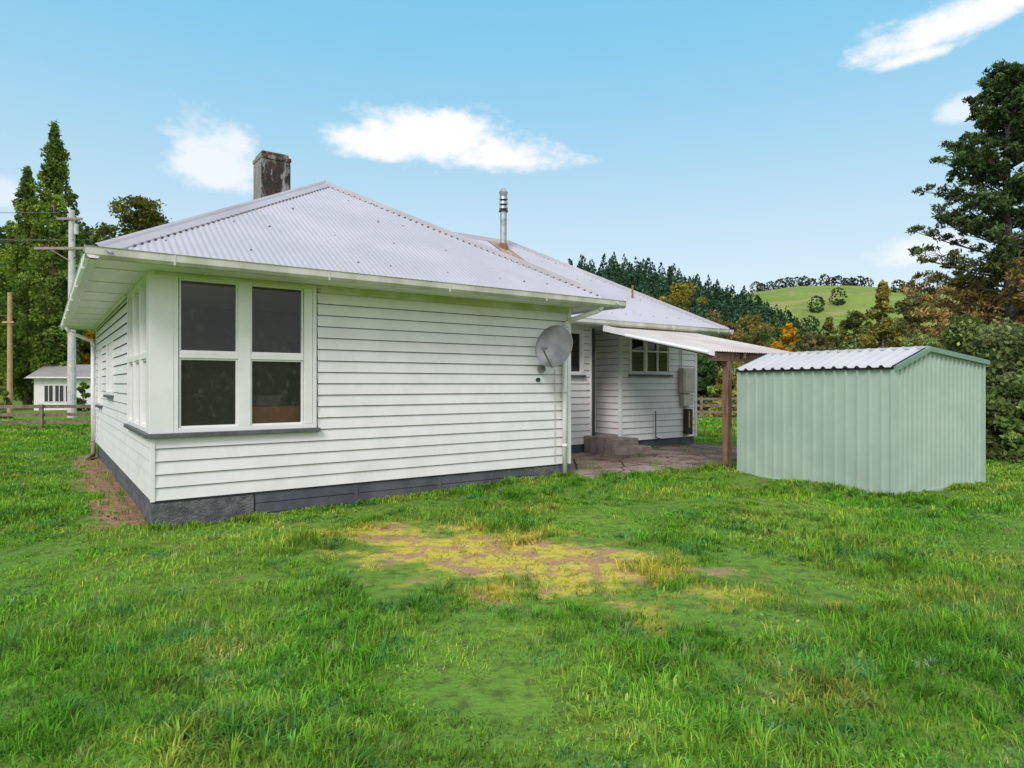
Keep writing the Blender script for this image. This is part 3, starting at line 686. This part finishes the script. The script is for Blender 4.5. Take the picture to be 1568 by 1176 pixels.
# ---------------------------------------------------------------- left background items
def fence(name,p,q,hh=.85,rails=3,sp=2.2):
    fb=B(); p=Vector((*p,0)); q=Vector((*q,0)); L=(q-p).length; u=(q-p)/L; n_=Vector((-u.y,u.x,0)); k_=0
    while k_*sp<=L:
        c_=p+u*(k_*sp); fb.obox((c_.x,c_.y),(u.x,u.y),(n_.x,n_.y),-.06,.06,-.05,.05,gz(c_.x,c_.y)-.2,gz(c_.x,c_.y)+hh+.08); k_+=1
    for r_ in range(rails):
        z=hh-r_*hh/rails-.02+random.uniform(-.01,.01)
        fb.obox((p.x,p.y),(u.x,u.y),(n_.x,n_.y),0,L,.05,.08,z-.06,z+.06)
    fb.build(name,fencew)
fence('rail_fence',(-30,21.5),(-11.5,24.5)); fence('rail_fence',(7,32),(28,30),.95,3)
cot=empty('neighbour_cottage',(PX(52,41),41,-.05),math.radians(12))
cb=B(); cb.box(0,7,0,5,0,2.05,0); cb.box(-.3,7.3,-.3,-.2,2.05,2.15,0)
cb.poly([(-.4,-.4,2.05),(7.4,-.4,2.05),(7.4,2.5,3.0),(-.4,2.5,3.0)],1); cb.poly([(-.4,5.4,2.05),(7.4,5.4,2.05),(7.4,2.5,3.0),(-.4,2.5,3.0)],1)
cb.poly([(0,0,2.0),(0,5,2.0),(0,2.5,2.95)],0); cb.poly([(7,0,2.0),(7,5,2.0),(7,2.5,2.95)],0)
for x_ in (.6,1.2,1.8,3.6,4.4,5.2):
    cb.box(x_-.04,x_+.52,-.03,-.001,.56,1.64,0); cb.box(x_,x_+.46,-.04,-.031,.6,1.6,2); cb.box(x_+.21,x_+.25,-.05,-.041,.6,1.6,0)
cb.build('cottage_shell',[white,roofmat('cottage_roof',(.40,.38,.36),(.32,.30,.29),(.2,.15,.1)),simple('dark_panes',(.05,.06,.07),None,3,.1)],cot)
pp=empty('power_pole',(PX(110,32),32,-.1)); pb=B(); hp=PZ(322,32)+.1
pb.cyl((0,0,0),(0,0,hp),.20,.13,seg=12); pb.box(-1.7,1.2,-.2,-.1,hp-1.95,hp-1.83,1); pb.box(-.6,.6,-.2,-.1,hp-.5,hp-.4,1)
for x_ in (-1.6,-1.1,-.5,.5,1.1): pb.cyl((x_,-.15,hp-1.83),(x_,-.15,hp-1.66),.04,.03,mi=2,seg=8)
pb.tube([(-1.0,-.16,hp-1.9),(0,-.16,hp-2.5)],.02,mi=1)
for x_ in (.45,1.0): pb.tube([(x_,-.15,hp-1.8),(x_,-.2,hp-2.2),(0.2,-.2,hp-2.4)],.015,mi=2)
pb.cyl((.28,-.1,hp-1.2),(.28,-.1,hp-.7),.1,mi=0,seg=10)
pb.build('pole_and_crossarm',[simple('concrete_pole',(.62,.62,.62),(.5,.5,.5),5,.8),simple('crossarm_timber',(.35,.30,.26),(.28,.23,.2),5,.8),black],pp)
tp=empty('telephone_pole',(PX(15,34),34,-.1)); tb_=B(); tb_.cyl((0,0,0),(0,0,PZ(445,34)),.13,.10,seg=12); tb_.box(-.3,.3,-.15,-.1,4.9,5.0); tb_.build('pole',simple('tan_pole',(.50,.34,.18),(.42,.26,.13),5,.8),tp)
wl_=B(); bx,by=PX(110,32),32; zt=hp-.1
for (dx,zz,rise) in ((-1.6,-1.66,2.4),(-1.1,-1.66,2.0),(.5,-1.66,1.5),(-.5,-.35,2.2)):
    pts=[]
    for k_ in range(13):
        t_=k_/12; pts.append((bx+dx-30*t_,by-.15+2*t_,zt+zz+.2-1.0*4*t_*(1-t_)*.5+rise*t_))
    wl_.tube(pts,.014,seg=4)
pts=[(bx+(PX(15,34)-bx)*t_/6,by+(2)*t_/6,7.2+(4.6-7.2)*t_/6-.3*math.sin(t_/6*math.pi)) for t_ in range(7)]; wl_.tube(pts,.016,seg=4)
pts=[(PX(15,34)-8*t_/6,34-2*t_/6,5.2+.6*t_/6-.3*math.sin(t_/6*math.pi)) for t_ in range(7)]; wl_.tube(pts,.014,seg=4)
wl_.build('power_lines',simple('wire_grey',(.14,.14,.14),None,3,.6))
# ---------------------------------------------------------------- grass: one mesh of blades
gm,nt=newmat('grass_blades')
P,pm,stp=patch_nodes(nt)
at=nd(nt,'ShaderNodeAttribute',attribute_name='Col')
c=mix(nt,ramp(nt,noise(nt,P,.45,4,.6),.40,.60),(.14,.34,.03),(.26,.43,.05))
c=mix(nt,ramp(nt,noise(nt,P,2.0,4,.65),.50,.66),c,(.11,.29,.07))
c=mix(nt,M(nt,'MULTIPLY',ramp(nt,noise(nt,P,.9,5,.65),.53,.66),.65),c,(.44,.46,.09))
c=mix(nt,M(nt,'MULTIPLY',ramp(nt,noise(nt,P,3.3,4,.6),.60,.70),.6),c,(.40,.46,.20))
c=mix(nt,M(nt,'MULTIPLY',pm,.85),c,(.62,.54,.08))
c=mix(nt,1.0,c,at.outputs['Color'],'MULTIPLY')
p=nd(nt,'ShaderNodeBsdfDiffuse'); setin(nt,p.inputs[0],c)
t=nd(nt,'ShaderNodeBsdfTranslucent'); setin(nt,t.inputs[0],c)
mx=nd(nt,'ShaderNodeMixShader'); mx.inputs[0].default_value=.3; nt.links.new(p.outputs[0],mx.inputs[1]); nt.links.new(t.outputs[0],mx.inputs[2])
o=nd(nt,'ShaderNodeOutputMaterial'); nt.links.new(mx.outputs[0],o.inputs[0])
def inside_block(x,y):
    a=(x-C0[0])*UX+(y-C0[1])*UY; b=-(x-C0[0])*UY+(y-C0[1])*UX
    r=(a>0)&(a<6.23)&(b>0)&(b<9.4)
    r|=(a>6.2)&(a<13.0)&(b>-.55+vnoise(x,y,2.5,3)*1.0)&(b<9.4)&(rng.random(len(x))<.97)
    st_=(a>-.50+vnoise(x,y,1.8,4)*.7)&(a<.05)&(b>.25)&(b<9.5)
    r|=st_&(rng.random(len(x))<.9)
    ca,sa=math.cos(SA),math.sin(SA); p=(x-5.56)*ca+(y-9.51)*sa; q=-(x-5.56)*sa+(y-9.51)*ca
    r|=(p>0)&(p<LX)&(q>0)&(q<LY)
    r|=(a>0)&(a<12.66)&(b>2.5)&(b<9.4)
    return r
def sampleY(n,y0,y1,pw):
    k=2-pw; u=rng.random(n); return (y0**k+u*(y1**k-y0**k))**(1/k)
def blades(x,y,h,w,bend,th,cc):
    n=len(x); z=g(x,y)-.008
    b=np.stack([x,y,z],1); ld=np.stack([np.cos(th),np.sin(th),np.zeros(n)],1); sd=np.stack([-np.sin(th),np.cos(th),np.zeros(n)],1)
    mid=b+ld*(h*bend*.35)[:,None]; mid[:,2]+=h*.6; tip=b+ld*(h*bend*1.1)[:,None]; tip[:,2]+=h*(1.05-.35*bend)
    V=np.stack([b-sd*(w/2)[:,None],b+sd*(w/2)[:,None],mid+sd*(w*.45)[:,None],mid-sd*(w*.45)[:,None],tip],1).reshape(-1,3)
    k=np.arange(n)[:,None]*5; Fc=np.concatenate([k+np.array([[0,1,2]]),k+np.array([[0,2,3]]),k+np.array([[3,2,4]])])
    return V,Fc,np.repeat(cc,5,axis=0)
parts=[]
def field(x,y,th=None,hmul=1.0,wmul=1.0,cmul=(1,1,1)):
    keep=~inside_block(x,y); nz=vnoise(x,y,.9,11)+.7*vnoise(x,y,2.3,12)+.4*vnoise(x,y,5,16); pd=patch_py(x,y)+vnoise(x,y,1.6,13)*1.8+vnoise(x,y,4,14)*.9
    inp=pd<.95; keep&=~(inp&(rng.random(len(x))<.6)); keep&=~((nz<-.55)&(rng.random(len(x))<.5))
    x=x[keep];y=y[keep];nz=nz[keep];inp=inp[keep]; th=rng.uniform(0,6.283,len(x)) if th is None else th[keep]
    n=len(x); dist=np.hypot(x,y)
    h=rng.uniform(.022,.065,n)*(1+1.25*nz)*hmul*(1+.03*dist); h=np.where(inp,h*.4,h); h=np.clip(h,.012,.2)
    w=rng.uniform(.0038,.008,n)*wmul*np.maximum(1,dist/5.5)
    cc=rng.uniform(.65,1.35,n)[:,None]*(1+.55*vnoise(x,y,6,15)+.35*vnoise(x,y,1.5,17))[:,None]*np.array(cmul)[None]; dry=rng.random(n)<.07; cc[dry]*=np.array((1.8,1.2,1.5))
    parts.append(blades(x,y,h,w,rng.uniform(.2,1.0,n),th,cc))
n=430000; yy=sampleY(n,1.6,30,1.35); xx=rng.uniform(-1,1,n)*(yy*.92+1.2); field(xx,yy)
nt_=4600; ty=sampleY(nt_,1.8,16,1.0); tx=rng.uniform(-1,1,nt_)*(ty*.9+1); kk=26; tall=vnoise(tx,ty,1.1,21)>-.05; tx=tx[tall];ty=ty[tall]
tx=np.repeat(tx,kk);ty=np.repeat(ty,kk); th=rng.uniform(0,6.283,len(tx)); rr=np.abs(rng.normal(0,.045,len(tx)))
field(tx+rr*np.cos(th),ty+rr*np.sin(th),th,1.5,1.15,(.85,.92,.95))
nt_=3000; ty=sampleY(nt_,1.8,9,1.0); tx=rng.uniform(-1,1,nt_)*(ty*.9+1); wk=vnoise(tx,ty,.8,31)>.10; tx=tx[wk];ty=ty[wk]
tx=np.repeat(tx,14);ty=np.repeat(ty,14); tx=tx+rng.normal(0,.05,len(tx)); ty=ty+rng.normal(0,.05,len(ty)); field(tx,ty,None,.65,3.0,(.95,1.0,1.8))
ea=rng.uniform(-.1,6.3,130); ex=C0[0]+ea*UX+.09*UY; ey=C0[1]+ea*UY-.09*UX
q=rng.uniform(0,LY,50); sx_=5.56-q*math.sin(SA)-.07*math.cos(SA); sy_=9.51+q*math.cos(SA)-.07*math.sin(SA)
q=rng.uniform(0,LX,50); s2x=5.56+q*math.cos(SA)+.07*math.sin(SA); s2y=9.51+q*math.sin(SA)-.07*math.cos(SA)
q=rng.uniform(6.3,12.4,60); s3x=C0[0]+q*UX+.80*UY; s3y=C0[1]+q*UY-.80*UX
tx=np.repeat(np.concatenate([ex,sx_,s2x,s3x]),24);ty=np.repeat(np.concatenate([ey,sy_,s2y,s3y]),24); th=rng.uniform(0,6.283,len(tx)); tx=tx+rng.normal(0,.04,len(tx)); ty=ty+rng.normal(0,.04,len(tx)); field(tx,ty,th,1.4,1.0)
off=0;VV=[];FF=[];CC=[]
for (v_,f2,c_) in parts: VV.append(v_);FF.append(f2+off);CC.append(c_);off+=len(v_)
fast('lawn_grass',np.concatenate(VV),np.concatenate(FF),gm,np.concatenate(CC))
print('blades',off//5)
# ---------------------------------------------------------------- world, sun, camera
sun_to=Vector((-.25,-.70,.64)).normalized(); el=math.asin(sun_to.z); rotz=math.atan2(sun_to.x,sun_to.y)
W=bpy.data.worlds.new('World'); S.world=W; W.use_nodes=True; nt=W.node_tree
try: W.cycles.sampling_method='MANUAL'; W.cycles.sample_map_resolution=512
except Exception as ex_: print(ex_)
for n_ in list(nt.nodes): nt.nodes.remove(n_)
SK=.15
sky=nd(nt,'ShaderNodeTexSky',sky_type='NISHITA'); sky.sun_disc=False; sky.sun_elevation=el; sky.sun_rotation=rotz; sky.air_density=1.0; sky.dust_density=.6; sky.ozone_density=1.0
gen=nd(nt,'ShaderNodeTexCoord').outputs['Generated']
sp=nd(nt,'ShaderNodeSeparateXYZ'); setin(nt,sp.inputs[0],gen)
az=M(nt,'ARCTAN2',sp.outputs[0],sp.outputs[1]); elv=M(nt,'ARCSINE',sp.outputs[2])
nz=noise(nt,mapping(nt,gen,scale=(1,1,1.8)),9,5,.58); nz2=noise(nt,mapping(nt,gen,scale=(1,1,1.8)),26,4,.65)
nn=M(nt,'ADD',M(nt,'MULTIPLY',M(nt,'SUBTRACT',nz,.5),2.0),M(nt,'MULTIPLY',M(nt,'SUBTRACT',nz2,.5),.9))
mask=None
for (px,py,w,h,st_,tilt) in ((655,212,115,66,1,.1),(770,246,110,34,1,0),(595,224,105,38,.95,0),(325,250,90,60,.7,.1),(270,205,45,14,.35,0),(1450,45,175,50,.95,-.18),(1400,88,100,22,.9,-.1),(1480,170,55,25,.6,0),(1410,390,80,34,.6,0),(0,300,80,26,.4,0)):
    a0=azp(px); k_=math.cos(a0); e0=math.atan((588-py)/F*k_); ww=w/F*k_*k_; hh=h/F*k_
    dx=M(nt,'DIVIDE',M(nt,'SUBTRACT',az,a0),ww); dy=M(nt,'DIVIDE',M(nt,'SUBTRACT',M(nt,'SUBTRACT',elv,e0),M(nt,'MULTIPLY',M(nt,'SUBTRACT',az,a0),-tilt)),hh)
    dy=M(nt,'MULTIPLY',dy,M(nt,'ADD',1.0,M(nt,'MULTIPLY',M(nt,'LESS_THAN',dy,0),.6)))
    dd=M(nt,'SQRT',M(nt,'ADD',M(nt,'MULTIPLY',dx,dx),M(nt,'MULTIPLY',dy,dy)))
    f=M(nt,'ADD',M(nt,'SUBTRACT',1.0,dd),nn); f=M(nt,'MULTIPLY',ramp(nt,f,-.10,.65),st_)
    mask=f if mask is None else M(nt,'MAXIMUM',mask,f)
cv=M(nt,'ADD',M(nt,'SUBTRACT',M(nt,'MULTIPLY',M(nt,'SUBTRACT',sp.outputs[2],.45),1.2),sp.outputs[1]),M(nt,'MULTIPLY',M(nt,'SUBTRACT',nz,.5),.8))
mask=M(nt,'MAXIMUM',mask,M(nt,'MULTIPLY',ramp(nt,cv,.0,.45),.95))  # unseen cloud cover overhead and behind the camera, added for soft neutral fill
hz=M(nt,'POWER',M(nt,'SUBTRACT',1.0,ramp(nt,sp.outputs[2],-.02,.62)),1.25)
haze=mix(nt,hz,(.20/SK,.62/SK,.90/SK),(.83/SK,.91/SK,.95/SK))
skc=mix(nt,.88,sky.outputs[0],haze)
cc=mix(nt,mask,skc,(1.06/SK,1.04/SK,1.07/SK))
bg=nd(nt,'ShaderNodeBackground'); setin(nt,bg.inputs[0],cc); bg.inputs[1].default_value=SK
wo=nd(nt,'ShaderNodeOutputWorld'); nt.links.new(bg.outputs[0],wo.inputs[0])
sl=bpy.data.lights.new('sun','SUN'); sl.energy=2.0; sl.angle=math.radians(20); sl.color=(1,.955,.91)
so=bpy.data.objects.new('sun',sl); COL.objects.link(so); so.rotation_euler=sun_to.to_track_quat('Z','Y').to_euler()
cam=bpy.data.cameras.new('camera'); cam.sensor_width=36; cam.lens=36*F/1568; cam.clip_end=5000; cam.clip_start=.05
co=bpy.data.objects.new('camera',cam); COL.objects.link(co); co.location=(0,0,CH); co.rotation_euler=(math.radians(90),0,0); S.camera=co
S.view_settings.view_transform='Standard'; S.view_settings.look='None'; S.view_settings.exposure=0; S.view_settings.gamma=1
